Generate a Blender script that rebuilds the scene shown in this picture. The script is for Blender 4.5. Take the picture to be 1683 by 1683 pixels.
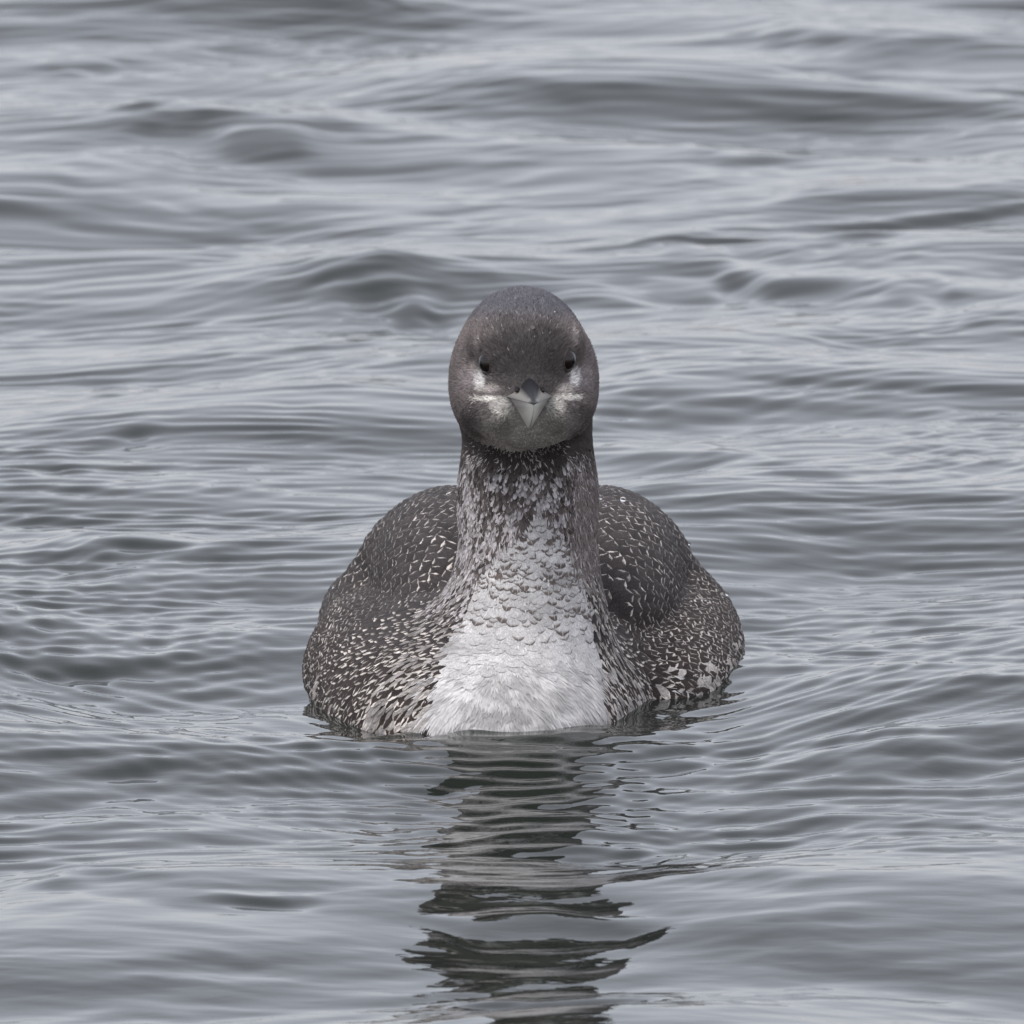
import bpy, math, random
import numpy as np
from mathutils import Vector, Matrix

for o in list(bpy.data.objects):
    bpy.data.objects.remove(o)
scene = bpy.context.scene
COL = scene.collection
rng = np.random.default_rng(7)
random.seed(7)

# ------------------------------------------------------------------ camera
S = 0.000246                      # metres per photo pixel at the bird
ELEV = math.radians(8.5)
SE, CE = math.sin(ELEV), math.cos(ELEV)
DIST = 10.0
TARGET = Vector((-0.005, 0.06, (0.09114 - SE * 0.06) / CE))
cam_d = bpy.data.cameras.new('camera')
cam = bpy.data.objects.new('camera', cam_d)
COL.objects.link(cam)
cam.location = TARGET + Vector((0, -CE, SE)) * DIST
cam.rotation_euler = (math.pi / 2 - ELEV, 0, 0)
cam_d.sensor_width = 36.0
cam_d.lens = 36.0 * DIST / (1683 * S)
cam_d.clip_start = 0.1
cam_d.clip_end = 3000
cam_d.dof.use_dof = True
cam_d.dof.focus_distance = DIST - 0.03
cam_d.dof.aperture_fstop = 56.0
scene.camera = cam

# ------------------------------------------------------------------ sky and sun (overcast)
SUN_EL, SUN_AZ = math.radians(60), math.radians(215)      # azimuth from +Y clockwise
world = bpy.data.worlds.new('World')
scene.world = world
world.use_nodes = True
wn, wl = world.node_tree.nodes, world.node_tree.links
wn.clear()
sky = wn.new('ShaderNodeTexSky')
sky.sky_type = 'NISHITA'
sky.sun_disc = False
sky.sun_elevation = SUN_EL
sky.sun_rotation = SUN_AZ
sky.air_density = 1.0
sky.dust_density = 2.0
hs = wn.new('ShaderNodeHueSaturation')
hs.inputs['Saturation'].default_value = 0.66
cloudmix = wn.new('ShaderNodeMixRGB')                     # even cloud deck
cloudmix.inputs[0].default_value = 0.4
cloudmix.inputs[2].default_value = (15.0, 15.1, 16.5, 1)
bg = wn.new('ShaderNodeBackground')
bg.inputs[1].default_value = 0.10
wo = wn.new('ShaderNodeOutputWorld')
wl.new(sky.outputs[0], hs.inputs['Color'])
wl.new(hs.outputs[0], cloudmix.inputs[1])
wl.new(cloudmix.outputs[0], bg.inputs[0])
wl.new(bg.outputs[0], wo.inputs[0])

sun_d = bpy.data.lights.new('sun', 'SUN')
sun_d.energy = 1.3
sun_d.angle = math.radians(22)
sun_d.color = (1.0, 0.97, 0.93)
sun = bpy.data.objects.new('sun', sun_d)
COL.objects.link(sun)
sv = Vector((math.sin(SUN_AZ) * math.cos(SUN_EL), math.cos(SUN_AZ) * math.cos(SUN_EL), math.sin(SUN_EL)))
sun.rotation_euler = sv.to_track_quat('Z', 'Y').to_euler()
sun.location = sv * 20

vs = scene.view_settings
vs.view_transform = 'Standard'
vs.look = 'None'
vs.exposure = 0.30
vs.gamma = 1.0
vs.use_curve_mapping = False
scene.render.engine = 'CYCLES'

# ------------------------------------------------------------------ numeric helpers
def sstep(a, b, x):
    t = np.clip((x - a) / (b - a), 0, 1)
    return t * t * (3 - 2 * t)

def hash3(i, j, k, seed):
    h = (i * 374761393 + j * 668265263 + k * 2147483647 + seed * 1274126177) & 0xFFFFFFFF
    h = ((h ^ (h >> 13)) * 1274126177) & 0xFFFFFFFF
    h = h ^ (h >> 16)
    return (h & 0xFFFFFF) / float(0xFFFFFF)

def vnoise(P, scale, seed=0):
    """value noise 0..1 at points P (n,3)"""
    q = P * scale
    b = np.floor(q).astype(np.int64)
    f = q - b
    f = f * f * (3 - 2 * f)
    r = 0
    for di in (0, 1):
        for dj in (0, 1):
            for dk in (0, 1):
                w = (f[:, 0] if di else 1 - f[:, 0]) * (f[:, 1] if dj else 1 - f[:, 1]) * (f[:, 2] if dk else 1 - f[:, 2])
                r = r + w * hash3(b[:, 0] + di, b[:, 1] + dj, b[:, 2] + dk, seed)
    return r

def vnoise2(X, Y, seed=0):
    bx = np.floor(X).astype(np.int64); by = np.floor(Y).astype(np.int64)
    fx = X - bx; fy = Y - by
    fx = fx * fx * fx * (fx * (fx * 6 - 15) + 10); fy = fy * fy * fy * (fy * (fy * 6 - 15) + 10)
    z = np.zeros_like(bx)
    a = hash3(bx, by, z, seed); b = hash3(bx + 1, by, z, seed)
    c = hash3(bx, by + 1, z, seed); d = hash3(bx + 1, by + 1, z, seed)
    return (a * (1 - fx) + b * fx) * (1 - fy) + (c * (1 - fx) + d * fx) * fy

def unit(v):
    return v / np.maximum(np.linalg.norm(v, axis=-1, keepdims=True), 1e-12)

def srgb(r, g, b):
    c = np.array([r, g, b], float) / 255.0
    return np.where(c <= 0.04045, c / 12.92, ((c + 0.055) / 1.055) ** 2.4)

def new_mesh(name, V, F, mat=None, parent=None, smooth=True, attrs=None):
    me = bpy.data.meshes.new(name)
    V = np.asarray(V, np.float32); F = np.asarray(F, np.int32)
    n = F.shape[1]
    me.vertices.add(len(V)); me.vertices.foreach_set('co', V.ravel())
    me.loops.add(F.size); me.loops.foreach_set('vertex_index', F.ravel())
    me.polygons.add(len(F))
    me.polygons.foreach_set('loop_start', np.arange(0, F.size, n, dtype=np.int32))
    me.polygons.foreach_set('loop_total', np.full(len(F), n, np.int32))
    me.polygons.foreach_set('use_smooth', np.full(len(F), smooth))
    me.update(calc_edges=True)
    for an, (kind, data) in (attrs or {}).items():
        a = me.attributes.new(an, kind, 'POINT')
        if kind == 'FLOAT_COLOR':
            d = np.ones((len(V), 4), np.float32); d[:, :3] = data
            a.data.foreach_set('color', d.ravel())
        elif kind == 'FLOAT_VECTOR':
            a.data.foreach_set('vector', np.asarray(data, np.float32).ravel())
    if mat: me.materials.append(mat)
    o = bpy.data.objects.new(name, me)
    COL.objects.link(o)
    if parent: o.parent = parent
    return o

# ------------------------------------------------------------------ materials
def base_mat(name, color=(.5, .5, .5), rough=.5, spec=.5):
    m = bpy.data.materials.new(name); m.use_nodes = True
    p = m.node_tree.nodes['Principled BSDF']
    p.inputs['Base Color'].default_value = (*color, 1)
    p.inputs['Roughness'].default_value = rough
    p.inputs['Specular IOR Level'].default_value = spec
    return m, m.node_tree.nodes, m.node_tree.links, p

def attr(nodes, name):
    a = nodes.new('ShaderNodeAttribute'); a.attribute_name = name
    return a

def math_n(nodes, links, op, a, b=None):
    n = nodes.new('ShaderNodeMath'); n.operation = op
    for i, v in enumerate((a, b)):
        if v is None: continue
        if isinstance(v, (int, float)): n.inputs[i].default_value = v
        else: links.new(v, n.inputs[i])
    return n.outputs[0]

def mat_skin():
    m, n, l, p = base_mat('down', rough=.85, spec=.15)
    a = attr(n, 'Col')
    tex = n.new('ShaderNodeTexNoise'); tex.inputs['Scale'].default_value = 900
    tex.inputs['Detail'].default_value = 3
    geo = n.new('ShaderNodeNewGeometry'); l.new(geo.outputs['Position'], tex.inputs['Vector'])
    mr = n.new('ShaderNodeMapRange'); mr.inputs[3].default_value = .6; mr.inputs[4].default_value = 1.3
    l.new(tex.outputs[0], mr.inputs[0])
    mx = n.new('ShaderNodeMixRGB'); mx.blend_type = 'MULTIPLY'; mx.inputs[0].default_value = 1
    l.new(a.outputs['Color'], mx.inputs[1]); l.new(mr.outputs[0], mx.inputs[2])
    l.new(mx.outputs[0], p.inputs['Base Color'])
    bp = n.new('ShaderNodeBump'); bp.inputs['Strength'].default_value = .5; bp.inputs['Distance'].default_value = .001
    l.new(tex.outputs[0], bp.inputs['Height']); l.new(bp.outputs[0], p.inputs['Normal'])
    return m

def mat_strand():
    m, n, l, p = base_mat('fine_plumage', rough=.8, spec=.08)
    a = attr(n, 'Col'); l.new(a.outputs['Color'], p.inputs['Base Color'])
    return m

def mat_feather():
    m, n, l, p = base_mat('feather_vane', rough=.7, spec=.12)
    col, tip, par, uv = attr(n, 'Col'), attr(n, 'Tip'), attr(n, 'Par'), attr(n, 'fuv')
    su = n.new('ShaderNodeSeparateXYZ'); l.new(uv.outputs['Vector'], su.inputs[0])
    sp = n.new('ShaderNodeSeparateXYZ'); l.new(par.outputs['Vector'], sp.inputs[0])
    u = math_n(n, l, 'ABSOLUTE', su.outputs[0]); v = su.outputs[1]
    # barbs: noise stretched along slanted lines on both vanes
    cb = n.new('ShaderNodeCombineXYZ')
    slant = math_n(n, l, 'SUBTRACT', v, math_n(n, l, 'MULTIPLY', u, .35))
    l.new(math_n(n, l, 'MULTIPLY', slant, 30.0), cb.inputs[0])
    l.new(math_n(n, l, 'MULTIPLY', su.outputs[0], 2.0), cb.inputs[1])
    l.new(math_n(n, l, 'MULTIPLY', su.outputs[2], 91.0), cb.inputs[2])
    nz = n.new('ShaderNodeTexNoise'); nz.inputs['Scale'].default_value = 1.0; nz.inputs['Detail'].default_value = 3
    l.new(cb.outputs[0], nz.inputs['Vector'])
    # pale mark: t = v + k*u^2 + noise, gap in the middle
    t = math_n(n, l, 'ADD', v, math_n(n, l, 'MULTIPLY', sp.outputs[1], math_n(n, l, 'MULTIPLY', u, u)))
    t = math_n(n, l, 'ADD', t, math_n(n, l, 'MULTIPLY', math_n(n, l, 'SUBTRACT', nz.outputs[0], .5), .22))
    mr = n.new('ShaderNodeMapRange'); mr.interpolation_type = 'SMOOTHSTEP'
    l.new(t, mr.inputs[0]); l.new(sp.outputs[0], mr.inputs[1])
    soft = math_n(n, l, 'ADD', math_n(n, l, 'MULTIPLY', math_n(n, l, 'MAXIMUM', math_n(n, l, 'MULTIPLY', sp.outputs[2], -1.0), 0.0), 1.3), .1)
    l.new(math_n(n, l, 'ADD', sp.outputs[0], soft), mr.inputs[2])
    mg = n.new('ShaderNodeMapRange'); mg.interpolation_type = 'SMOOTHSTEP'
    l.new(u, mg.inputs[0]); l.new(sp.outputs[2], mg.inputs[1])
    l.new(math_n(n, l, 'ADD', sp.outputs[2], .18), mg.inputs[2])
    mask = math_n(n, l, 'MULTIPLY', mr.outputs[0], mg.outputs[0])
    mx = n.new('ShaderNodeMixRGB'); l.new(mask, mx.inputs[0])
    l.new(col.outputs['Color'], mx.inputs[1]); l.new(tip.outputs['Color'], mx.inputs[2])
    # shaft, a little darker
    sh = n.new('ShaderNodeMapRange'); sh.inputs[1].default_value = .03; sh.inputs[2].default_value = .1
    sh.inputs[3].default_value = .88; sh.inputs[4].default_value = 1
    l.new(u, sh.inputs[0])
    br = n.new('ShaderNodeMapRange'); br.inputs[3].default_value = .5; br.inputs[4].default_value = 1.5
    l.new(nz.outputs[0], br.inputs[0])
    geo = n.new('ShaderNodeNewGeometry')
    fz = n.new('ShaderNodeTexNoise'); fz.inputs['Scale'].default_value = 1300; fz.inputs['Detail'].default_value = 2
    l.new(geo.outputs['Position'], fz.inputs['Vector'])
    fr = n.new('ShaderNodeMapRange'); fr.inputs[1].default_value = .3; fr.inputs[2].default_value = .7
    fr.inputs[3].default_value = .72; fr.inputs[4].default_value = 1.3
    l.new(fz.outputs[0], fr.inputs[0])
    m2 = n.new('ShaderNodeMixRGB'); m2.blend_type = 'MULTIPLY'; m2.inputs[0].default_value = 1
    fac = math_n(n, l, 'MINIMUM', math_n(n, l, 'MAXIMUM', math_n(n, l, 'ADD', math_n(n, l, 'MULTIPLY', sp.outputs[2], 7.0), 1.0), .2), 1.0)
    grain = math_n(n, l, 'ADD', 1.0, math_n(n, l, 'MULTIPLY', fac, math_n(n, l, 'SUBTRACT', fr.outputs[0], 1.0)))
    l.new(mx.outputs[0], m2.inputs[1]); l.new(math_n(n, l, 'MULTIPLY', grain, math_n(n, l, 'MULTIPLY', br.outputs[0], sh.outputs[0])), m2.inputs[2])
    l.new(m2.outputs[0], p.inputs['Base Color'])
    bp = n.new('ShaderNodeBump'); bp.inputs['Strength'].default_value = .45; bp.inputs['Distance'].default_value = .0006
    l.new(nz.outputs[0], bp.inputs['Height']); l.new(bp.outputs[0], p.inputs['Normal'])
    return m

def mat_water():
    m, n, l, p = base_mat('lake_water', (.017, .0205, .017), .02, .5)
    p.inputs['IOR'].default_value = 1.333
    geo = n.new('ShaderNodeNewGeometry')
    mp = n.new('ShaderNodeMapping'); mp.inputs['Scale'].default_value = (30, 75, 40)
    l.new(geo.outputs['Position'], mp.inputs[0])
    nz = n.new('ShaderNodeTexNoise'); nz.inputs['Scale'].default_value = 1; nz.inputs['Detail'].default_value = 3
    nz.inputs['Roughness'].default_value = .55; nz.inputs['Distortion'].default_value = .4
    l.new(mp.outputs[0], nz.inputs['Vector'])
    bp = n.new('ShaderNodeBump'); bp.inputs['Strength'].default_value = .22; bp.inputs['Distance'].default_value = .001
    l.new(nz.outputs[0], bp.inputs['Height']); l.new(bp.outputs[0], p.inputs['Normal'])
    return m

M_SKIN, M_STRAND, M_FEATHER, M_WATER = mat_skin(), mat_strand(), mat_feather(), mat_water()

# ------------------------------------------------------------------ water: one sheet to the horizon
CAM = np.array(cam.location)
def pix2ground(px, py):
    dx = (px - 841.5) * S / DIST; dv = (841.5 - py) * S / DIST
    d = np.array([dx, CE + dv * SE, -SE + dv * CE])
    t = -CAM[2] / d[2]
    return CAM[0] + d[0] * t, CAM[1] + d[1] * t

def graded(lo, hi, h, far):
    mid = np.arange(lo, hi + h / 2, h)
    ext = []; step = h; x = 0
    while x < far:
        step *= 1.06 if step < .05 else 1.3; x += step; ext.append(x)
    ext = np.array(ext)
    return np.concatenate([(mid[0] - ext)[::-1], mid, mid[-1] + ext])

GX = graded(-0.27, 0.27, 0.0018, 900)
GY = graded(-0.86, 2.55, 0.0022, 900)
X, Y = np.meshgrid(GX, GY)
SX, SY = np.meshgrid(np.gradient(GX), np.gradient(GY))
SP = np.maximum(SX, SY)

# streaks read off the photograph: x1, y1, x2, y2, half thickness (px), slope (+ faces the camera, dark)
STREAKS = [
    (95, 120, 175, 98, 11, .13), (180, 92, 385, 72, 12, .10), (540, 24, 650, 16, 9, .10),
    (0, 165, 140, 140, 12, .06), (170, 215, 330, 190, 10, .10), (240, 240, 700, 228, 42, .10),
    (1000, 70, 1683, 95, 34, .06), (860, 152, 1683, 148, 24, .06), (620, 300, 820, 320, 14, .05),
    (1000, 246, 1300, 240, 18, .06), (0, 342, 170, 335, 10, .10), (0, 296, 270, 300, 9, .07),
    (100, 527, 380, 506, 5, .14), (230, 470, 720, 440, 5, .10), (480, 490, 900, 425, 7, .10), (860, 412, 1340, 375, 7, .19), (520, 530, 1150, 470, 40, .05),
    (1330, 392, 1580, 402, 24, .07), (1180, 356, 1683, 322, 8, .19), (1000, 480, 1683, 470, 60, .08),
    (560, 500, 790, 490, 38, .07), (690, 514, 800, 508, 8, .10), (270, 654, 430, 622, 9, .09),
    (90, 632, 260, 632, 16, .07), (130, 740, 270, 745, 18, .075), (0, 790, 120, 800, 14, .06),
    (980, 682, 1260, 692, 22, .07), (1100, 620, 1400, 625, 10, .05), (0, 889, 130, 885, 5, .12),
    (0, 940, 300, 948, 30, .06), (300, 880, 480, 870, 12, .05), (0, 1106, 380, 1112, 12, .15),
    (180, 1105, 300, 1120, 6, .08), (330, 1130, 480, 1150, 5, .10),
    (0, 1246, 240, 1262, 11, .12), (280, 1190, 480, 1225, 8, .10), (1490, 1248, 1700, 1200, 16, .13),
    (1400, 1100, 1683, 1075, 8, .07), (1500, 1180, 1683, 1150, 8, .08),
    (340, 1470, 500, 1462, 6, .20), (40, 1440, 300, 1425, 22, .07), (180, 1398, 360, 1396, 5, .11),
    (1050, 1395, 1140, 1385, 6, .10), (60, 1570, 360, 1545, 12, .06), (1150, 1420, 1500, 1440, 16, .05),
    (1200, 1560, 1683, 1540, 20, .05), (400, 1610, 800, 1570, 8, .07), (0, 1640, 300, 1625, 10, .06),
    (1000, 850, 1240, 850, 12, .06), (1240, 830, 1300, 950, 14, .04),
    # bright backs of waves
    (0, 60, 260, 30, 18, -.06), (0, 270, 220, 262, 8, -.07), (100, 400, 820, 385, 40, -.05),
    (300, 455, 800, 400, 22, -.05), (760, 385, 1250, 325, 26, -.06), (1200, 310, 1683, 270, 24, -.055), (1250, 250, 1683, 220, 26, -.05), (300, 640, 760, 600, 8, -.07),
    (200, 470, 700, 440, 12, -.05), (640, 120, 900, 122, 8, -.05), (1100, 118, 1650, 118, 8, -.05),
    (1000, 215, 1250, 210, 9, -.06), (1000, 740, 1683, 780, 40, -.045), (0, 690, 200, 690, 9, -.05),
    (0, 1300, 500, 1310, 22, -.05), (250, 1500, 700, 1440, 16, -.06), (0, 1590, 400, 1570, 10, -.06),
    (1000, 1490, 1500, 1470, 16, -.05), (300, 950, 560, 900, 12, -.06),
]
# parts of the wave train that break the reflection into pieces in front of the bird
STREAKS += [(700, 1366, 1080, 1356, 10, .13), (640, 1490, 1060, 1486, 11, .19), (700, 1606, 1080, 1598, 10, .18),
            (730, 1430, 1040, 1418, 16, -.03), (780, 1545, 1030, 1540, 14, -.03)]

def water_height(X, Y, SP):
    r = np.random.default_rng(21)
    wx = X + .05 * (vnoise2(X * 7, Y * 4, 3) - .5) + .02 * (vnoise2(X * 19, Y * 9, 4) - .5)
    wy = Y + .07 * (vnoise2(X * 4, Y * 5, 5) - .5) + .025 * (vnoise2(X * 13, Y * 13, 6) - .5)
    Z = np.zeros_like(X)
    for i in range(64):
        lam = math.exp(r.uniform(math.log(.028), math.log(.45)))
        th = math.radians(r.normal(30 if lam > .10 else 14, 34))
        sl = .0105 * (.6 + .8 * r.random()) * (1.7 if lam > .22 else .85 if lam > .08 else .8)
        calm = 1 - (.5 if lam < .09 else .25) * sstep(-.12, -.3, Y) - (.4 if lam < .09 else 0) * sstep(.5, 1.2, Y)
        k = 2 * math.pi / lam
        fade = 1 - sstep(.18, .45, SP / lam)
        if lam < .3: fade = fade * (.45 + 1.1 * vnoise2(X * .35 / lam + i, Y * .2 / lam, 30 + i))
        ph = k * (-math.sin(th) * wx + math.cos(th) * wy) + r.uniform(0, 6.28)
        Z += fade * calm * sl / k * (np.sin(ph) + .18 * np.cos(2 * ph))
    # long low swell reaching the horizon
    for i in range(10):
        lam = r.uniform(.8, 5); th = math.radians(r.normal(8, 25)); k = 2 * math.pi / lam
        fade = 1 - sstep(.18, .45, SP / lam)
        Z += fade * .010 / k * np.sin(k * (-math.sin(th) * X + math.cos(th) * Y) + r.uniform(0, 6.28))
    # fine wind ripples in patches
    for i in range(26):
        lam = r.uniform(.010, .034); th = math.radians(r.normal(10, 28)); k = 2 * math.pi / lam
        env = (1 - .8 * sstep(-.2, -.32, Y)) * (1 - .45 * sstep(.5, 1.4, Y)) * sstep(.5, .8, vnoise2(X * 6 + 3.1 * i, Y * 3.2 + 1.7 * i, 50 + i))
        fade = (1 - sstep(.18, .45, SP / lam)) * env
        Z += fade * .046 / k * np.sin(k * (-math.sin(th) * (wx + .4 * (wx - X)) + math.cos(th) * wy) + r.uniform(0, 6.28))
    # bow ripples: U shaped crests bending back round the breast
    near = np.exp(-((X / .34) ** 2 + ((Y + .02) / .34) ** 2))
    xr = X + .01
    c = np.sqrt(.075 ** 2 + (1.25 * xr) ** 2) - .075 - Y
    cw = c + .016 * (vnoise2(X * 11, Y * 8, 81) - .5) + .006 * (vnoise2(X * 40, Y * 22, 82) - .5)
    envA = np.exp(-np.clip(c, 0, 9) / .13) * sstep(-.03, .01, c) * (.45 + .55 * sstep(.02, .07, c)) * np.exp(-(X / .32) ** 2)
    mod = .35 + 1.1 * vnoise2(X * 9, Y * 12, 83)
    fa = 1 - sstep(.0025, .005, SP)
    Z += fa * envA * mod * .14 / 420 * np.sin(420 * cw + 1.3)
    Z += fa * envA * (1.4 - mod) * .09 / 260 * np.sin(260 * cw)
    Z += fa * envA * .045 / 95 * np.sin(95 * cw + 2.0)
    # wake ripples swept back on both sides
    envB = sstep(.06, -.02, c) * np.exp(-np.clip(-c, 0, 9) / .17) * sstep(.07, .11, np.abs(xr)) * np.exp(-(X / .28) ** 2)
    Z += fa * envB * mod * .12 / 300 * np.sin(300 * cw + .4)
    # streaks
    for (x1, y1, x2, y2, th, sl) in STREAKS:
        ax, ay = pix2ground(x1, y1); bx, by = pix2ground(x2, y2)
        cx, cy = (ax + bx) / 2, (ay + by) / 2
        L = math.hypot(bx - ax, by - ay) / 2 + 1e-6
        ux, uy = (bx - ax) / (2 * L), (by - ay) / (2 * L)
        T = max(.006, th * S / SE * .8)
        box = (np.abs(X - cx) < L * 2.2 * abs(ux) + 4 * T + L * .3) & (np.abs(Y - cy) < L * 2.2 * abs(uy) + 4 * T + L * .1)
        if not box.any(): continue
        px, py = wx[box] - cx, wy[box] - cy
        u = px * ux + py * uy; v = -px * uy + py * ux
        v = v + .25 * T * np.sin(u / L * 5 + x1) + .10 * L * (u / L) ** 2 * (1 if int(x1 + y2) % 2 else -1)
        v = v + T * (.9 * (vnoise2(wx[box] * 22 + x1, wy[box] * 9, 91) - .5) + .6 * (vnoise2(wx[box] * 60, wy[box] * 24 + y1, 92) - .5))
        v = v / (.55 + .45 * np.exp(-(u / L) ** 2))
        Z[box] += (1.45 if th > 20 else 1.2) * sl * v * np.exp(-.5 * (v / T) ** 2) * np.exp(-(np.abs(u) / (.85 * L)) ** 3)
    return Z

Z = water_height(X, Y, SP)
rest = (np.abs(X) < .11) & (np.abs(Y - .07) < .11)      # the bird floats level: take the mean plane out round it
A = np.stack([np.ones(rest.sum()), X[rest], Y[rest]], -1)
pa, pb_, pc = np.linalg.lstsq(A, Z[rest], rcond=None)[0]
Z -= pa + .0005 + (pb_ * X + pc * Y) * np.exp(-((X / .30) ** 2 + ((Y - .07) / .30) ** 2))
ny, nx = X.shape
idx = np.arange(nx * ny).reshape(ny, nx)
F = np.stack([idx[:-1, :-1], idx[:-1, 1:], idx[1:, 1:], idx[1:, :-1]], -1).reshape(-1, 4)
water = new_mesh('water', np.stack([X, Y, Z], -1).reshape(-1, 3), F, M_WATER)
water['kind'] = 'structure'
water['label'] = 'grey rippled lake water under an overcast sky'
del X, Y, SX, SY, SP

# ------------------------------------------------------------------ the bird's form as a distance field
YAW = math.radians(8)
HYAW = math.radians(2)
def z_of(py, y):          # height of a photo row at depth y
    return ((1212 - py) * S - SE * y) / CE

def rot(P, a, cx, cy):
    c, s = math.cos(a), math.sin(a)
    x, y = P[:, 0] - cx, P[:, 1] - cy
    return np.stack([c * x + s * y + cx, -s * x + c * y + cy, P[:, 2]], -1)

def ell(P, c, r):
    c = np.array(c); r = np.array(r)
    q = (P - c) / r
    k0 = np.sqrt((q * q).sum(-1)) + 1e-9
    q2 = q / r
    k1 = np.sqrt((q2 * q2).sum(-1)) + 1e-9
    return k0 * (k0 - 1) / k1

def sell(P, c, r, e=2.5):     # superellipsoid (boxier)
    q = np.abs((P - np.array(c)) / np.array(r)) + 1e-9
    k0 = (q ** e).sum(-1) ** (1 / e)
    g = (q ** (e - 1)) / np.array(r) * (k0 ** (1 - e))[:, None]
    return (k0 - 1) / (np.sqrt((g * g).sum(-1)) + 1e-9)

def cap(P, a, b, ra, rb):
    a = np.array(a); b = np.array(b); ab = b - a
    t = np.clip(((P - a) @ ab) / (ab @ ab), 0, 1)
    return np.linalg.norm(P - a - t[:, None] * ab, axis=-1) - (ra + (rb - ra) * t)

def smin(a, b, k):
    h = np.maximum(k - np.abs(a - b), 0) / k
    return np.minimum(a, b) - h * h * k * .25

def sdf_head(P):
    H = rot(P, HYAW, 0, .075)
    d = ell(H, (-.0005, .090, z_of(624, .090)), (.0278, .034, .0366))          # back of the head
    d = smin(d, ell(H, (0, .052, z_of(583, .052)), (.0192, .034, .0222)), .022)   # brow and forehead
    d = smin(d, ell(H, (0, .047, z_of(662, .047)), (.0252, .029, .0178)), .006)   # jaw
    d = smin(d, cap(H, (0, .04, z_of(650, .04)), (0, .018, z_of(652, .018)), .0165, .0075), .010)  # lores
    for s in (-1, 1):
        d = smin(d, ell(H, (s * .0116, .027, z_of(674, .027)), (.0066, .013, .0085)), .004)   # feathering beside the gape
        d = smin(d, ell(H, (s * .0155, .045, z_of(562, .045)), (.005, .013, .0045)), .012)    # brow ridge
        d = smin(d, ell(H, (s * .0205, .070, z_of(640, .070)), (.0076, .018, .017)), .010)    # cheek
    return d

def sdf_neck(P):
    d = cap(P, (.001, .096, .125), (.0015, .097, .085), .0262, .0258)
    d = smin(d, cap(P, (.0015, .097, .085), (.0015, .088, .042), .0258, .0295), .010)
    return d

def sdf_body(P):
    B = rot(P, YAW, 0, .13)
    d = sell(P, (-.001, .280, .000), (.071, .205, .0455), 2.0)               # trunk
    br = ell(P, (-.018, .108, -.008), (.064, .109, .046))                       # breast
    d = smin(d, br, .030)
    lobes = ell(P, (-.0555, .185, -.004), (.0350, .120, .0325))           # sides of the breast
    lobes = np.minimum(lobes, ell(P, (.0560, .245, -.004), (.0345, .135, .0290)))
    d = smin(d, lobes, .009)
    for s in (-1, 1):
        d = smin(d, ell(P, (s * .031 + .001, .238, .026), (.0325, .105, .0375)), .003)       # scapular mound
        d = smin(d, ell(P, (s * .0665, .280, .0), (.0180, .110, .020)), .007)       # flank
        d = smin(d, cap(P, (s * .046, .28, .021), (s * .020, .48, .010), .022, .007), .02)   # folded wing
    d = smin(d, cap(P, (0, .44, .006), (0, .53, .004), .028, .012), .03)    # tail root
    return d

def sdf(P):
    n = smin(sdf_neck(P), sdf_body(P), .024)
    return smin(n, sdf_head(P), .0045)

def grad(P, f=sdf, h=2e-4):
    g = np.empty_like(P)
    for i in range(3):
        e = np.zeros(3); e[i] = h
        g[:, i] = f(P + e) - f(P - e)
    return g / (2 * h)

def project(P, n=2):
    for _ in range(n):
        g = grad(P); d = sdf(P)
        P = P - g * (d / np.maximum((g * g).sum(-1), .05))[:, None]
    return P

def surface_nets(lo, hi, h):
    ax = [np.arange(lo[i], hi[i] + h, h) for i in range(3)]
    n = [len(a) for a in ax]
    V = np.empty(n, np.float32)
    yy, zz = np.meshgrid(ax[1], ax[2], indexing='ij')
    for i, x in enumerate(ax[0]):
        V[i] = sdf(np.stack([np.full(yy.size, x), yy.ravel(), zz.ravel()], -1)).reshape(yy.shape)
    s = V < 0
    cnt = sum(s[i:n[0] - 1 + i, j:n[1] - 1 + j, k:n[2] - 1 + k].astype(np.int8) for i in (0, 1) for j in (0, 1) for k in (0, 1))
    act = (cnt > 0) & (cnt < 8)
    C = np.argwhere(act)
    ind = np.full(act.shape, -1, np.int64); ind[act] = np.arange(len(C))
    P = np.array(lo) + (C + .5) * h
    faces = []
    for a in range(3):
        b, c = (a + 1) % 3, (a + 2) % 3
        sl0 = [slice(None)] * 3; sl1 = [slice(None)] * 3
        sl0[a] = slice(0, n[a] - 1); sl1[a] = slice(1, n[a])
        E = np.argwhere(s[tuple(sl0)] != s[tuple(sl1)])
        E = E[(E[:, b] > 0) & (E[:, c] > 0) & (E[:, b] < n[b] - 1) & (E[:, c] < n[c] - 1)]
        inside = s[tuple(E.T)]
        q = []
        for (db, dc) in ((1, 1), (0, 1), (0, 0), (1, 0)):
            e = E.copy(); e[:, b] -= db; e[:, c] -= dc
            q.append(ind[tuple(e.T)])
        q = np.stack(q, -1)
        q[~inside] = q[~inside][:, ::-1]
        faces.append(q)
    return project(P, 3), np.concatenate(faces)

BV, BF = surface_nets((-.115, -.015, -.07), (.115, .56, .195), .0021)
BN = unit(grad(BV))

# ------------------------------------------------------------------ plumage colours (linear)
def to_px(P):
    return 862 + P[:, 0] / S, 1212 - (P[:, 2] * CE + P[:, 1] * SE) / S

HEADC = srgb(110, 102, 100) ; FACEC = srgb(70, 67, 66); CROWN_SHEENC = srgb(92, 91, 96)
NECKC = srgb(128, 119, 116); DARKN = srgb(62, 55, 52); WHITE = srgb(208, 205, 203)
BACKC = srgb(66, 61, 60); PALE = srgb(228, 219, 210); FLANKC = srgb(58, 50, 47)

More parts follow.
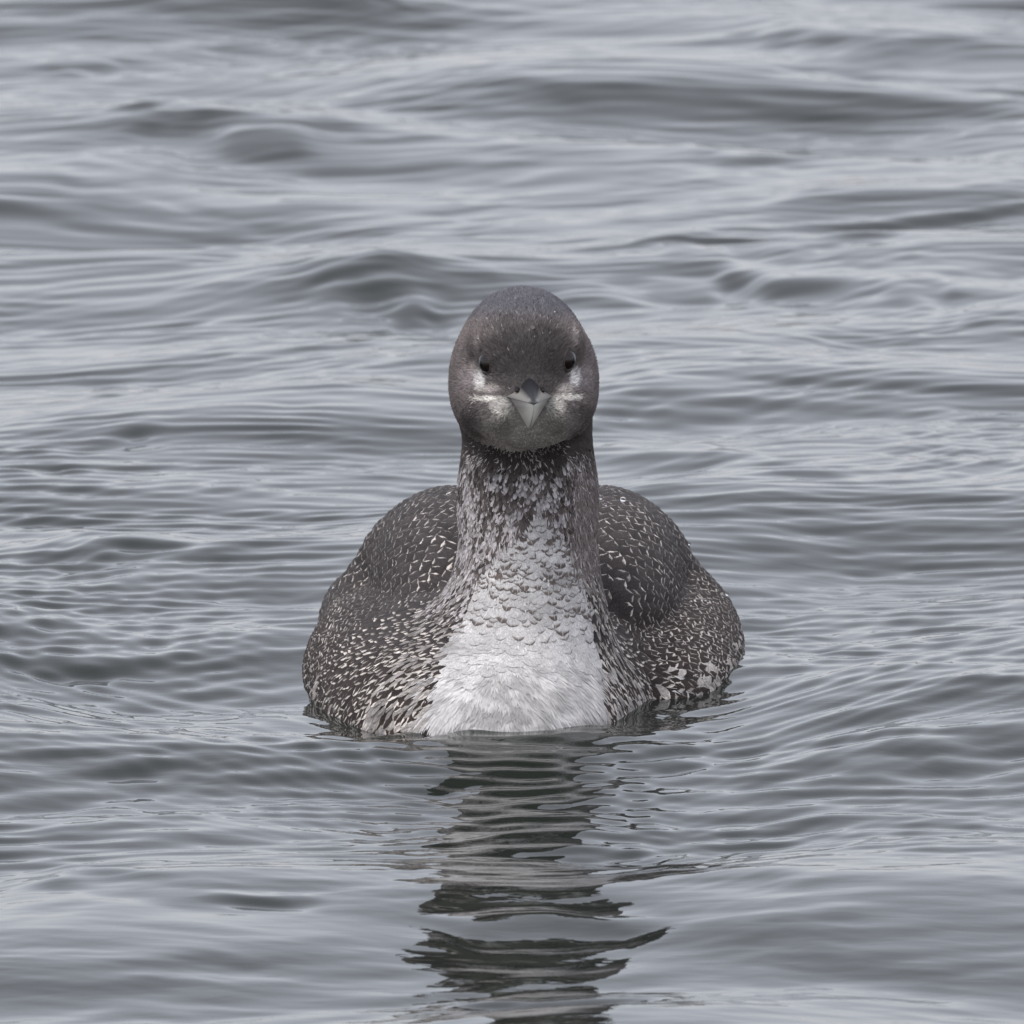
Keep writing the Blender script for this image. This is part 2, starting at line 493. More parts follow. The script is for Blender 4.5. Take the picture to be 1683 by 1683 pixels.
def white_amt(U, W, k=1.0):
    Ws = [840, 870, 900, 950, 1000, 1050, 1100, 1150, 1230]
    cx = np.interp(W, Ws, [890, 888, 880, 868, 868, 862, 856, 852, 848])
    hw = np.interp(W, Ws, [8, 34, 64, 92, 106, 120, 136, 148, 158])
    return sstep(1.12, .82, np.abs(U - cx) / (hw * k)) * (W > 835)

def mixc(a, b, t):
    return a * (1 - t)[:, None] + b * t[:, None]

def head_color(P):
    U, W = to_px(P); n = len(P)
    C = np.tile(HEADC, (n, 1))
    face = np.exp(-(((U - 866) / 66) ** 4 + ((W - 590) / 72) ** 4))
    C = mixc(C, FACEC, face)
    C = mixc(C, CROWN_SHEENC, sstep(545, 500, W))  # dark crown; its bluish cast is sky sheen put into the colour
    C = mixc(C, srgb(70, 64, 62), .8 * np.exp(-(((U - 780) / 26) ** 2 + ((W - 690) / 22) ** 2)))
    C = mixc(C, srgb(70, 64, 62), .7 * np.exp(-(((U - 955) / 22) ** 2 + ((W - 682) / 18) ** 2)))
    # chin, greyer, and paler to paint in light its underside lacks
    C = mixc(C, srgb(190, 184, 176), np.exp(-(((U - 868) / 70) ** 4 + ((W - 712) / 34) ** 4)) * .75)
    for (ex, ey, sx, sy, a, col) in ((792, 626, 9, 15, .95, (226, 222, 218)), (941, 622, 9, 15, .95, (226, 222, 218)),
                               (806, 640, 20, 7, .55, (190, 182, 176)), (928, 640, 14, 8, .5, (190, 182, 176)),
                               (776, 622, 16, 16, .45, (160, 150, 150)), (958, 620, 12, 18, .4, (160, 150, 150)),
                               (788, 572, 5, 22, .4, (160, 150, 146)), (942, 556, 5, 18, .5, (170, 160, 156)),
                               (783, 604, 7, 9, .5, (165, 158, 150)),
                               (827, 668, 18, 13, .7, (212, 209, 202)), (910, 668, 14, 15, .7, (208, 205, 198)), (802, 656, 22, 5, .85, (220, 215, 206)), (834, 684, 10, 9, .6, (200, 197, 188)), (902, 684, 9, 9, .55, (200, 197, 188)),
                               (933, 653, 20, 5, .85, (220, 215, 206))):
        C = mixc(C, srgb(*col), a * np.exp(-(((U - ex) / sx) ** 2 + ((W - ey) / sy) ** 2) ** 2) * (P[:, 1] < .09))
    nz = vnoise(P, 300, 5) * .45 + vnoise(P, 900, 6) * .55
    C = C * (.55 + .9 * nz)[:, None]
    return C

def neck_light(U, W, P):
    """share of pale feathers on the neck"""
    n = sstep(.34, .66, vnoise(P * np.array([1, 1, .6]), 230, 11) * .65 + vnoise(P, 520, 12) * .35)
    a = .32 + .38 * sstep(740, 900, W) * sstep(930, 860, U)
    a = np.where(U < 805, .5 + .5 * sstep(760, 850, W) * sstep(985, 910, W), a)
    a = np.where(U > 928, .12 + .22 * np.exp(-((U - 945) / 18) ** 2 - ((W - 770) / 45) ** 2), a)
    a = a * sstep(722, 775, W)  # pale share drops under the chin, part of the painted shade
    a = np.where((U > 800) & (U < 925), a * (.55 + .45 * sstep(745, 800, W)), a)
    return np.clip(a * (.25 + 1.35 * n), 0, 1)

def under_color(P):
    U, W = to_px(P)
    head = sstep(.006, -.002, sdf_head(P)) 
    w = white_amt(U, W) * (P[:, 1] < .11)
    neck = (P[:, 2] > z_of(1010, .085)) & (sdf_neck(P) < .012)
    C = np.where(neck[:, None], DARKN * .9, BACKC * .3)  # back underlay darkened to paint shade into the gaps between feathers
    C = mixc(C, srgb(204, 201, 198), w * sstep(960, 1060, W)); C = mixc(C, srgb(178, 172, 168), w * sstep(1060, 960, W))
    C = mixc(C, head_color(P) * .95, head)
    return C

loon = bpy.data.objects.new('loon', None)
COL.objects.link(loon)
loon['label'] = 'grey-brown young loon with white breast swimming straight towards the viewer on rippled water'
loon['category'] = 'bird'
body = new_mesh('body', BV, BF, M_SKIN, loon, attrs={'Col': ('FLOAT_COLOR', under_color(BV))})

# ------------------------------------------------------------------ surface sampling
tri = np.concatenate([BF[:, [0, 1, 2]], BF[:, [0, 2, 3]]])
TC = BV[tri].mean(1)
TA = np.linalg.norm(np.cross(BV[tri[:, 1]] - BV[tri[:, 0]], BV[tri[:, 2]] - BV[tri[:, 0]]), axis=-1) / 2
TN = unit(grad(TC))

def scatter(mask, n):
    ids = np.nonzero(mask)[0]
    w = TA[ids]; t = rng.choice(ids, n, p=w / w.sum())
    a, b = rng.random(n), rng.random(n); f = a + b > 1; a[f], b[f] = 1 - a[f], 1 - b[f]
    v0, v1, v2 = (BV[tri[t, i]] for i in range(3))
    return v0 + (v1 - v0) * a[:, None] + (v2 - v0) * b[:, None]

def darts(P, rad):
    """keep points at least rad apart (rad per point)"""
    cell = float(rad.max()); grid = {}; keep = []
    K = np.floor(P / cell).astype(int)
    for i in range(len(P)):
        k = tuple(K[i]); ok = True
        for a in (-1, 0, 1):
            for b in (-1, 0, 1):
                for c in (-1, 0, 1):
                    for j in grid.get((k[0] + a, k[1] + b, k[2] + c), ()):
                        d = P[i] - P[j]
                        if d[0] * d[0] + d[1] * d[1] + d[2] * d[2] < rad[i] * rad[i]: ok = False; break
                    if not ok: break
                if not ok: break
            if not ok: break
        if ok:
            grid.setdefault(k, []).append(i); keep.append(i)
    return np.array(keep)

def flow(P, N):
    """lie of the feathers: from the bill backwards, down the neck, out and back along the body"""
    n = len(P)
    bill = np.array([0, .004, z_of(655, .004)])
    hd = P - bill
    hd = unit(hd)
    down = np.tile(np.array([0, .05, -1.0]), (n, 1))
    down[:, 0] = np.clip((P[:, 0]) * 9, -.9, .9) * sstep(.075, .03, P[:, 2])
    back = np.stack([np.sign(P[:, 0]) * .28 * sstep(.30, .10, P[:, 1]) + P[:, 0] * 2.0, np.ones(n), -.25 * np.ones(n)], -1)
    U, W = to_px(P)
    wh = sstep(.010, 0, sdf_head(P))
    B = rot(P, YAW, 0, .13)
    wb = sstep(.045, .085, np.abs(B[:, 0]) * .75 + .55 * np.clip(P[:, 1] - .09, -.1, 1) + .12 * np.clip(P[:, 2] - .045, 0, .02) * 10 * (P[:, 1] > .1))
    wb = np.maximum(wb, sstep(.105, .13, P[:, 1]))
    d = down * (1 - wb)[:, None] + unit(back) * wb[:, None]
    d = d * (1 - wh)[:, None] + hd * wh[:, None]
    d = d - N * (d * N).sum(-1, keepdims=True)
    return unit(d)

def view_ray(px, py):
    d = np.array([(px - 841.5) * S / DIST, 0, 0]) + np.array([0, CE, -SE]) + np.array([0, SE, CE]) * ((841.5 - py) * S / DIST)
    return d / np.linalg.norm(d)
def trace(px, py):
    d = view_ray(px, py); t = 9.6
    for _ in range(200):
        h = sdf((CAM + d * t)[None])[0]
        if abs(h) < 2e-5 or t > 11: break
        t += h * .8
    return CAM + d * t

EYES = {-1: trace(797, 597), 1: trace(936, 592)}

# ------------------------------------------------------------------ fine strands on head and neck
def strands(name, P, N, D, L, Wd, lift, C0, C1):
    n = len(P)
    T = unit(np.cross(N, D))
    out = []
    for v, w, h in ((0, .8, -.15), (.45, 1.0, .55), (1, 0, 1.0)):
        c = P + D * (L * v)[:, None] + N * (lift * h)[:, None]
        if v > 0:    # follow the surface
            d = sdf(c) - lift * h
            c = c - N * np.clip(d, -.002, .002)[:, None]
        if w: out += [c - T * (Wd * w / 2)[:, None], c + T * (Wd * w / 2)[:, None]]
        else: out.append(c)
    V = np.stack(out, 1).reshape(-1, 3)
    b = np.arange(n)[:, None] * 5
    F = np.concatenate([b + np.array([[0, 1, 3]]), b + np.array([[0, 3, 2]]), b + np.array([[2, 3, 4]])])
    C = np.stack([C0, C0, (C0 + C1) / 2, (C0 + C1) / 2, C1], 1).reshape(-1, 3)
    o = new_mesh(name, V, F, M_STRAND, loon, attrs={'Col': ('FLOAT_COLOR', C)})
    o['kind'] = 'stuff'
    return o

hd = sdf_head(TC)
mh = (hd < .0003)
P = scatter(mh, 60000); N = unit(grad(P))
keep = (P[:, 1] > .010) & (N[:, 2] > rng.uniform(-.98, -.45, len(P)))
for e in EYES.values(): keep &= np.linalg.norm(P - e, axis=-1) > .0052
P, N = P[keep], N[keep]
D = flow(P, N) + rng.normal(0, .22, P.shape); D = unit(D - N * (D * N).sum(-1, keepdims=True))
bl = np.linalg.norm(P - np.array([0, .012, z_of(655, .012)]), axis=-1)
L = (.0014 + .0021 * sstep(.008, .04, bl)) * (1 - .6 * sstep(-.1, -.5, N[:, 2])) * rng.uniform(.7, 1.25, len(P))
C = head_color(P) * rng.uniform(.72, 1.28, (len(P), 1))
fleck = (rng.random(len(P)) < .022 * np.exp(-((to_px(P)[1] - 535) / 28) ** 2)) | (rng.random(len(P)) < .006)
C[fleck] = srgb(138, 132, 129)
strands('head_plumage', P, N, D, L, L * 0 + .00055, L * rng.uniform(.08, .3, len(P)), C * .86, C * 1.1)

# neck
U_, W_ = to_px(TC)
neckm = (sdf_neck(TC) < .010) & (hd > -.0005) & (TC[:, 2] > .030)
P = scatter(neckm, 46000); N = unit(grad(P)); U, W = to_px(P)
frontn = sstep(.35, .1, N[:, 1]) * sstep(765, 805, W) * sstep(950, 925, U)
keepw = (rng.random(len(P)) > frontn * .45) & (rng.random(len(P)) > white_amt(U, W) * (P[:, 1] < .085)) & (rng.random(len(P)) < sstep(.040, .056, P[:, 2])) & (P[:, 1] < .135) & (sdf_neck(P) < .0055)
P, N, U, W = P[keepw], N[keepw], U[keepw], W[keepw]
D = flow(P, N) + rng.normal(0, .36, P.shape); D = unit(D - N * (D * N).sum(-1, keepdims=True))
pl = neck_light(U, W, P)
ispale = rng.random(len(P)) < pl
side = np.where((U > 925) | (P[:, 1] > .095), 1.0, 0) + np.where((U < 800) & (W < 800), .8, 0)
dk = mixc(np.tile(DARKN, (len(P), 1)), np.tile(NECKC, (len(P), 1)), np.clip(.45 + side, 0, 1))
dk = dk * (1 - .6 * sstep(790, 735, W))[:, None]  # darker towards the chin: its shade painted into the neck strands
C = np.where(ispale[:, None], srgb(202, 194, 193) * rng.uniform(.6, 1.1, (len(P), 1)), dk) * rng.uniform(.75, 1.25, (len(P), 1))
sc = sstep(735, 880, W)
L = (.0036 + .0028 * sc) * rng.uniform(.7, 1.2, len(P))
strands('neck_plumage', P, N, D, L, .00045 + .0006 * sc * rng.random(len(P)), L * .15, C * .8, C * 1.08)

# ------------------------------------------------------------------ vaned feathers
NU, NV = 5, 7
us = np.linspace(-1, 1, NU); vsn = np.array([0, .2, .4, .6, .78, .91, 1.0])
gu, gv = np.meshgrid(us, vsn); gu, gv = gu.ravel(), gv.ravel()
prof = np.minimum(1, .45 + 1.2 * gv) * np.sqrt(np.maximum(.03, 1 - np.clip((gv - .55) / .45, 0, 1) ** 2.2))
fi = np.arange(NU * NV).reshape(NV, NU)
FF = np.stack([fi[:-1, :-1], fi[:-1, 1:], fi[1:, 1:], fi[1:, :-1]], -1).reshape(-1, 4)

def feathers(P, N, D, L, Wd, lift, camber=.07):
    """vertices (n, NU*NV, 3) lying on the body surface, tips raised"""
    n = len(P); T = unit(np.cross(N, D))
    m = NU * NV
    c = (P[:, None] + D[:, None] * (L[:, None] * (gv - .35))[..., None] + T[:, None] * (Wd[:, None] * .5 * gu * prof)[..., None])
    h = lift[:, None] * (gv ** 1.1) + .0003 - (Wd[:, None] * camber) * (gu ** 2) * (.3 + .7 * gv)
    flat = c.reshape(-1, 3); nn = np.repeat(N, m, 0)
    for _ in range(2):
        d = sdf(flat) - h.ravel()
        flat = flat - nn * np.clip(d, -.004, .004)[:, None] * .9
    return flat.reshape(n, m, 3)

def feather_attrs(n, C, Tip, Par, base_dark=True):
    m = NU * NV
    fuv = np.stack([np.tile(gu, n), np.tile(gv, n), np.repeat(rng.random(n), m)], -1)
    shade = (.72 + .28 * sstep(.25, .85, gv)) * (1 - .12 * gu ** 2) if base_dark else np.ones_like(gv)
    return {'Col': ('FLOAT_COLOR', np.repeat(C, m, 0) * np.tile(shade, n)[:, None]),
            'Tip': ('FLOAT_COLOR', np.repeat(Tip, m, 0)),
            'Par': ('FLOAT_VECTOR', np.repeat(Par, m, 0)),
            'fuv': ('FLOAT_VECTOR', fuv)}

def feather_patch(name, P, N, D, L, Wd, lift, C, Tip, Par, camber=.07, base_dark=True):
    n = len(P); V = feathers(P, N, D, L, Wd, lift, camber)
    F = (np.arange(n)[:, None, None] * (NU * NV) + FF).reshape(-1, 4)
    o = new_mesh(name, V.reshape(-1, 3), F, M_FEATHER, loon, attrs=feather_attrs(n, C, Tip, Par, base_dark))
    o['kind'] = 'stuff'
    return o

# small mottled feathers on the front of the neck
fm = neckm & (W_ > 752) & (U_ < 958) & (TN[:, 1] < .45) & (white_amt(U_, W_) < .75)
P = scatter(fm, 30000); k = darts(P, np.full(len(P), .00100)); P = P[k]; N = unit(grad(P)); U, W = to_px(P); n = len(P)
k = rng.random(n) < sstep(752, 790, W) * sstep(958, 915, U); P, N, U, W = P[k], N[k], U[k], W[k]; n = len(P)
D = flow(P, N) + rng.normal(0, .30, P.shape); D = unit(D - N * (D * N).sum(-1, keepdims=True))
L = .0038 * rng.uniform(.7, 1.4, n) * (.85 + .3 * sstep(780, 930, W)); Wd = L * rng.uniform(.28, .5, n)
pale = rng.random(n) < np.clip(neck_light(U, W, P) * 1.05, 0, 1)
dk = srgb(74, 68, 66) * rng.uniform(.7, 2.4, (n, 1)) * (1 - .55 * sstep(800, 745, W))[:, None]; wt = srgb(194, 188, 188) * rng.uniform(.5, 1.15, (n, 1))  # dark feathers deepened under the chin, shade put into the colour
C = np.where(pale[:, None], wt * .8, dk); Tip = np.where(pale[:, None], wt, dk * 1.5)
Par = np.stack([np.where(pale, .5, .8), np.full(n, -.1), np.full(n, -.15)], -1)
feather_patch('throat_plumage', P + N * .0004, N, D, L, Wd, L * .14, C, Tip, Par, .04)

# white breast and the streaked border beside it
TB = rot(TC, YAW, 0, .13)
wamt = white_amt(U_, W_)
front = (TC[:, 1] < .125) & (TC[:, 2] > -.02) & (TN[:, 1] < .35)
bm = front & (wamt > .03) & (hd > .004)
P = scatter(bm, 40000); U, W = to_px(P)
rad = np.interp(W, [860, 950, 1050, 1200], [.0014, .0017, .0026, .0033])
k = darts(P, rad); P = P[k]; U, W = U[k], W[k]; N = unit(grad(P))
w = white_amt(U, W)
kk = rng.random(len(P)) < sstep(.0, .75, w) * sstep(1130, 1060, W); P, U, W, N, w = P[kk], U[kk], W[kk], N[kk], w[kk]; n = len(P)
D = flow(P, N) + rng.normal(0, .22, P.shape); D = unit(D - N * (D * N).sum(-1, keepdims=True))
L = np.interp(W, [860, 950, 1050, 1200], [.0060, .0076, .0085, .0090]) * rng.uniform(.75, 1.3, n)
edge = 1 - sstep(.15, .95, w)
L = L * (1 - .45 * edge)
Wd = L * rng.uniform(.56, .74, n)
edge = 1 - sstep(.15, .95, w)
dark = np.clip(sstep(1075, 960, W) * .95 + edge * .9, 0, 1)
brown = np.clip(sstep(985, 870, W) * .22 + edge * .55, 0, 1)
isb = rng.random(n) < brown
wt = np.tile(WHITE, (n, 1)) * rng.uniform(.84, 1.02, (n, 1)) * (.56 + .46 * vnoise(P, 105, 44) + .16 * vnoise(P, 260, 45))[:, None]
bn = np.tile(srgb(104, 95, 91), (n, 1)) * rng.uniform(.7, 1.3, (n, 1))
low_dark = np.exp(-((U - 880) / 70) ** 2 - ((W - 1150) / 22) ** 2) * .30 + .16 * sstep(1130, 1200, W)  # darker in one low blotch; wet feathers darker towards the waterline
wt = wt * (1 - low_dark)[:, None]
C = np.where(isb[:, None], bn, wt)
Tip = np.where(isb[:, None], wt, bn)
fringe = .68 + .34 * rng.random(n) + .42 * sstep(980, 1130, W) - .08 * edge
Par = np.stack([np.where(isb, .66 + .15 * rng.random(n), fringe), np.full(n, .10), np.full(n, -.04)], -1)
feather_patch('breast_plumage', P, N, D, L, Wd, L * np.interp(W, [950, 1080], [.055, .05]), C, Tip, Par, .015, False)
sel = (front & (white_amt(U_, W_, 1.1) > .02) & (W_ > 880) & (hd > .004)) | ((TC[:, 2] < .0125) & (TC[:, 2] > -.015) & (TC[:, 1] < .30))
P = scatter(sel, 60000); U, W = to_px(P); kk = rng.random(len(P)) < (.07 * sstep(880, 960, W) + .93 * sstep(1020, 1110, W)) * sstep(0, .6, white_amt(U, W, 1.08))
kk |= rng.random(len(P)) < .7 * sstep(.0075, .003, P[:, 2] + .007 * (vnoise(P, 70, 71) - .5) - .002 * (P[:, 0] > 0))
P = P[kk]; W = W[kk]; N = unit(grad(P)); n = len(P)
clump = np.stack([vnoise(P, 190, 61) - .5, vnoise(P, 190, 62) - .5, vnoise(P, 190, 63) - .5], -1)
D = flow(P, N) + rng.normal(0, .14, P.shape) + .8 * clump; D = unit(D - N * (D * N).sum(-1, keepdims=True))
L = .0052 * rng.uniform(.5, 1.3, n)
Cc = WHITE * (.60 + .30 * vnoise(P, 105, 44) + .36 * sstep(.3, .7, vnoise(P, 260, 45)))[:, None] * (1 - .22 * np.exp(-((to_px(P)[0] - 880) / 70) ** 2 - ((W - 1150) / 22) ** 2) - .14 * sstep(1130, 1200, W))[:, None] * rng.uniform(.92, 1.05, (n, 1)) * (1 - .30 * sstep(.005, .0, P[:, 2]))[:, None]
strands('breast_down', P + N * (.0003 + .0006 * sstep(1050, 985, W))[:, None], N, D, L, .00075 * rng.uniform(.6, 1.4, n), L * rng.uniform(.05, .16, n), Cc * .93, Cc * 1.02)

# everything dark: mantle, sides of the breast, flanks, back
dm = (~(bm & (wamt > .6))) & (hd > .006) & (~(neckm & (TC[:, 2] > .056) & (TC[:, 1] < .122))) & (TC[:, 2] > -.014)
rows = []
for iy, y in enumerate(np.arange(.105, .46, .0050)):
    a = np.arange(math.radians(8), math.radians(172), .0056 / .062) + (iy % 2) * .5 * .0056 / .062
    o = np.stack([np.zeros_like(a), np.full_like(a, y), np.full_like(a, .0)], -1)
    d_ = np.stack([np.cos(a), np.zeros_like(a), np.sin(a)], -1)
    t = np.full(len(a), .13)
    for _ in range(40): t = t - .8 * sdf(o + d_ * t[:, None])
    rows.append(o + d_ * t[:, None])
rows = np.concatenate(rows) + rng.normal(0, .00045, (sum(map(len, rows)), 3))
rows = rows[(np.abs(sdf(rows)) < .002) & (sdf_head(rows) > .006) & ~((sdf_neck(rows) < .010) & (rows[:, 2] > .04)) & (rows[:, 2] > .022)]
P = np.concatenate([rows, scatter(dm, 60000)]); B = rot(P, YAW, 0, .13); U, W = to_px(P)
low = sstep(.034, .018, P[:, 2]) * (B[:, 1] < .26)              # sides of the breast: small crowded feathers
bord = white_amt(U, W, 1.75) * (P[:, 1] < .10)
rad = .0041 - .0012 * low + .0012 * sstep(.25, .4, B[:, 1])
rad = np.where((B[:, 1] < .10) & (np.abs(U - 862) < 230), np.minimum(rad, .0034), rad)
rad = np.where(bord > .2, np.minimum(rad, .0027), rad)
k = darts(P, rad); P = P[k]; B = B[k]; bord = bord[k]; U, W = U[k], W[k]; low = low[k]; rad = rad[k]; N = unit(grad(P)); n = len(P)
D = flow(P, N) + rng.normal(0, 1, P.shape) * (.08 + .16 * low)[:, None]; D = unit(D - N * (D * N).sum(-1, keepdims=True))
L = rad * 3.3 * rng.uniform(.88, 1.15, n); Wd = rad * 2.1 * rng.uniform(.9, 1.15, n)
C = mixc(np.tile(BACKC, (n, 1)), np.tile(FLANKC, (n, 1)), low) * rng.uniform(.78, 1.25, (n, 1))
Tip = np.tile(PALE, (n, 1)) * rng.uniform(.32, .92, (n, 1))
# lower edge of the flank is whitish, most of all on the bird's left side
fr = sstep(.011, .002, P[:, 2]) * (.25 + .2 * (P[:, 0] > 0))
pb = rng.random(n) < np.clip(bord * 1.0 - .5, 0, .42)
C[pb] = srgb(162, 156, 153) * rng.uniform(.6, 1.15, (pb.sum(), 1))
Tip[pb] *= rng.uniform(.25, 1.0, (pb.sum(), 1))
Wd[pb] *= .5
pf = rng.random(n) < fr * .8
C[pf] = srgb(182, 175, 169) * rng.uniform(.5, 1.1, (pf.sum(), 1)); Wd[pf] *= .75
thr = np.where(low > .5, .83, .845) + rng.normal(0, .04, n) - .12 * bord
Par = np.stack([thr, np.where(low > .5, .22, .06), np.where(low > .5, .15 + .3 * rng.random(n), .30)], -1)
lift = rad * .28
# the 300 that show largest are parts of their own
vis = -(N[:, 1] * CE) + N[:, 2] * SE
size = rad * np.clip(vis, 0, 1) * (B[:, 1] < .30) * (low < .6) * (np.abs(P[:, 0]) > .024)
order = np.argsort(-size)
big, rest = order[:290], order[290:]
feather_patch('back_plumage', P[rest], N[rest], D[rest], L[rest], Wd[rest], lift[rest], C[rest], Tip[rest], Par[rest])
VV = feathers(P[big], N[big], D[big], L[big], Wd[big], lift[big] * 1.15)
for i, j in enumerate(big):
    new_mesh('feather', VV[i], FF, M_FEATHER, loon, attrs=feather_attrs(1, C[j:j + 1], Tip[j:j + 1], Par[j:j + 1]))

# long wing quills and tail feathers behind
def quill(name, root, tip, width, droop):
    root = np.array(root); tip = np.array(tip)
    V = []
    for u, v, pf_ in zip(gu, gv, prof):
        p = root + (tip - root) * v
        p = p + np.array([u * width * .5 * pf_, 0, -droop * v * v - .12 * width * u * u])
        V.append(p)
    V = np.array(V)
    new_mesh(name, V, FF, M_FEATHER, loon, attrs=feather_attrs(1, BACKC[None] * .75, PALE[None] * .4, np.array([[1.3, 0, 0.]])))
for s in (-1, 1):
    for i in range(6):
        quill('wing_quill', (s * (.050 - .003 * i), .30 + .018 * i, .038 - .002 * i), (s * (.016 - .003 * i), .47 + .012 * i, .022 - .002 * i), .016, .004)
for i in range(-4, 5):
    quill('tail_feather', (i * .004, .47, .016 - abs(i) * .0008), (i * .011, .58 - abs(i) * .004, .012 - abs(i) * .001), .016, .004)

# ------------------------------------------------------------------ bill
def hrot(V):
    return rot(np.asarray(V, float), -HYAW, 0, .075)

def mat_bill(name, top, side, z0, z1):
    m, n, l, p = base_mat(name, side, .45, .16)
    a = attr(n, 'Col')
    nz = n.new('ShaderNodeTexNoise'); nz.inputs['Scale'].default_value = 500; nz.inputs['Detail'].default_value = 4
    mr = n.new('ShaderNodeMapRange'); mr.inputs[3].default_value = .45; mr.inputs[4].default_value = 1.45
    l.new(nz.outputs[0], mr.inputs[0])
    mx = n.new('ShaderNodeMixRGB'); mx.blend_type = 'MULTIPLY'; mx.inputs[0].default_value = 1
    l.new(a.outputs['Color'], mx.inputs[1]); l.new(mr.outputs[0], mx.inputs[2]); l.new(mx.outputs[0], p.inputs['Base Color'])
    return m
M_BILL = mat_bill('bill_horn', None, (.3, .3, .3), 0, 0)

def loft(name, rings, mat, parent, colfn, cap_end=True):
    R = np.array(rings); nr, k = R.shape[:2]
    V = R.reshape(-1, 3)
    F = []
    for i in range(nr - 1):
        for j in range(k):
            a, b = i * k + j, i * k + (j + 1) % k
            F.append((a, b, b + k, a + k))
    V = hrot(V)
    return new_mesh(name, V, F, mat, parent, attrs={'Col': ('FLOAT_COLOR', colfn(R.reshape(-1, 3)))})

BY0, BY1 = .022, -.034
def bill_axis(t):
    y = BY0 + (BY1 - BY0) * t
    return y, z_of(651 + 14 * t, y)

ups, lows = [], []
NR, K = 22, 20
for i in range(NR):
    t = (i / (NR - 1))
    y, z = bill_axis(t)
    hw = .0088 * (1 - t) ** .95 + .0012 * (1 - t) ** .4 + .0001
    ht = .0080 * (1 - t) ** .6 + .0002
    hb = .0140 * (1 - t) ** .62 + .0002
    ru, rl = [], []
    for j in range(K):
        a = 2 * math.pi * j / K
        cx, sz = math.cos(a), math.sin(a)
        # upper: rounded ridge, flat underside
        ru.append((hw * math.copysign(abs(cx) ** .9, cx) * (1 - .68 * max(sz, 0) ** .6), y, z + (ht * max(sz, 0) ** 1.0 if sz > 0 else .0006 * sz)))
        # lower: V shaped keel
        k_ = max(-sz, 0)
        rl.append((hw * .93 * cx * (1 - .80 * k_), y + .002, z - .0005 - (hb * k_ ** .95 if sz < 0 else -.0003 * sz)))
    ups.append(ru); lows.append(rl)

def up_col(R):
    t = (R[:, 1] - BY0) / (BY1 - BY0)
    zc = np.array([bill_axis(tt)[1] for tt in t])
    k = sstep(.0020, .0042, (R[:, 2] - zc) / np.maximum(.25, 1 - t) ** .7)
    return mixc(np.tile(srgb(152, 148, 141), (len(R), 1)), np.tile(srgb(34, 34, 38), (len(R), 1)), np.clip(k + sstep(.80, .95, t), 0, 1))
def lo_col(R):
    t = np.clip((R[:, 1] - BY0) / (BY1 - BY0), 0, 1)
    edge = sstep(.40, .98, np.abs(R[:, 0]) / (.0084 * (1 - t) ** .85 * .8 + .0014))
    c = mixc(np.tile(srgb(206, 201, 190), (len(R), 1)), np.tile(srgb(232, 228, 218), (len(R), 1)), sstep(.2, .8, t))
    return mixc(c, np.tile(srgb(96, 92, 88), (len(R), 1)), edge * .8)
up = loft('upper_mandible', ups, M_BILL, loon, up_col)
lo = loft('lower_mandible', lows, M_BILL, loon, lo_col)

M_BLACK, _, _, _ = base_mat('nostril_black', tuple(srgb(26, 24, 25)), .6, .3)
def blob(name, c, r, mat, parent, nu=16, nv=10, R=None):
    V = []; F = []
    for i in range(nv + 1):
        th = math.pi * i / nv
        for j in range(nu):
            ph = 2 * math.pi * j / nu
            V.append((math.sin(th) * math.cos(ph) * r[0], math.sin(th) * math.sin(ph) * r[1], math.cos(th) * r[2]))
    for i in range(nv):
        for j in range(nu):
            a, b = i * nu + j, i * nu + (j + 1) % nu
            F.append((a, a + nu, b + nu, b))
    V = np.array(V)
    if R is not None: V = V @ np.array(R).T
    return new_mesh(name, V + np.array(c), F, mat, parent)
for s in (-1, 1):
    c = hrot([[s * .0052, .010, bill_axis(.24)[1] + .0030]])[0]
    blob('nostril', c, (.0012, .0045, .0010), M_BLACK, up)

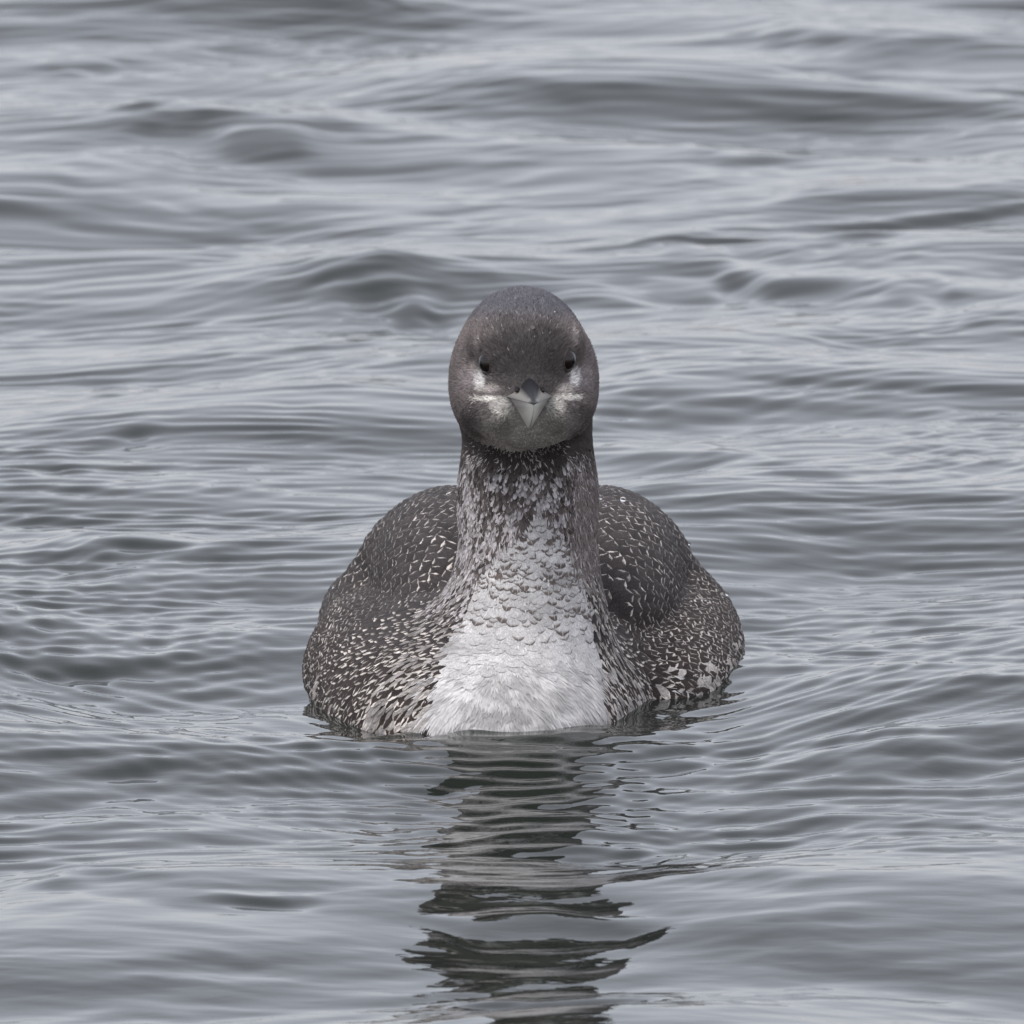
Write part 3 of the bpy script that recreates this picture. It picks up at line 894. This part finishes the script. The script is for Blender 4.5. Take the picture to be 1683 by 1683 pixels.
# ------------------------------------------------------------------ eyes
me_, n_, l_, p_ = base_mat('eye_iris', tuple(srgb(26, 16, 14)), .05, .45)
M_IRIS = me_
M_PUPIL, _, _, pp = base_mat('eye_pupil', (.004, .004, .004), .08, .2)
M_LID, _, _, _ = base_mat('eyelid_skin', tuple(srgb(66, 58, 54)), .6, .3)
for s, (px, py) in ((-1, (797, 597)), (1, (936, 592))):
    nrm = unit(grad(EYES[s][None]))[0]
    nrm = unit(nrm * .6 + np.array([s * .8, -.45, .05]))
    c = EYES[s] - nrm * .0030
    eye = blob('eye', c, (.0052,) * 3, M_IRIS, loon, 24, 16)
    q = Vector(nrm).to_track_quat('Z', 'Y').to_matrix()
    blob('pupil', c + nrm * .0030, (.0024, .0024, .0024), M_PUPIL, eye, 18, 12, q)
    # lid ring
    V = []; F = []
    nu, nv = 32, 8
    for i in range(nu):
        a = 2 * math.pi * i / nu
        for j in range(nv):
            b = 2 * math.pi * j / nv
            rr = .0044 + .0007 * math.cos(b)
            V.append((math.cos(a) * rr * 0.92, math.sin(a) * rr, .0027 + .0006 * math.sin(b)))
            F.append((i * nv + j, ((i + 1) % nu) * nv + j, ((i + 1) % nu) * nv + (j + 1) % nv, i * nv + (j + 1) % nv))
    V = np.array(V) @ np.array(q).T + c
    new_mesh('eyelid', V, F, M_LID, eye)

# ------------------------------------------------------------------ water droplets beaded on the plumage
M_DROP, _, _, pd = base_mat('water_bead', (1, 1, 1), .02, .5)
pd.inputs['Transmission Weight'].default_value = 1.0
pd.inputs['IOR'].default_value = 1.333
DROPS = [(788, 557, 2.2, 'crown'), (809, 540, 1.8, 'crown'), (818, 558, 2.4, 'crown'), (808, 530, 1.6, 'crown'),
         (875, 541, 3.2, 'crown'), (851, 618, 1.6, 'crown'), (910, 515, 1.7, 'crown'),
         (1022, 827, 5.0, 'back'), (987, 824, 2.6, 'back'), (994, 835, 3.2, 'back'), (1127, 896, 3.2, 'back'),
         (1121, 934, 2.4, 'back'), (1152, 990, 2.6, 'back'), (1158, 991, 2.8, 'back'), (1190, 974, 4.0, 'back'),
         (552, 968, 3.4, 'back'), (561, 951, 2.2, 'back'), (641, 874, 2.6, 'back')]
for (px, py, r, where) in DROPS:
    p = trace(px, py)
    for _ in range(12):
        if abs(sdf(p[None])[0]) < 1e-3: break
        py += 3; p = trace(px, py)
    nn = unit(grad(p[None]))[0]
    r = r * S
    o = blob('water_droplet', p + nn * (r * .5 + (.0010 if where == 'back' else .0008)), (r, r, r * .85), M_DROP, None)
    o['label'] = ('largest clear water droplet, standing up on the ridge of the loon\'s back beside its neck' if r > 4.5 * S else
                  'tiny clear water droplet beaded on the loon\'s ' + ('forehead' if where == 'crown' else 'dark back feathers'))
    o['category'] = 'water droplet'
    o['group'] = 'droplets on the ' + ('forehead' if where == 'crown' else 'back')
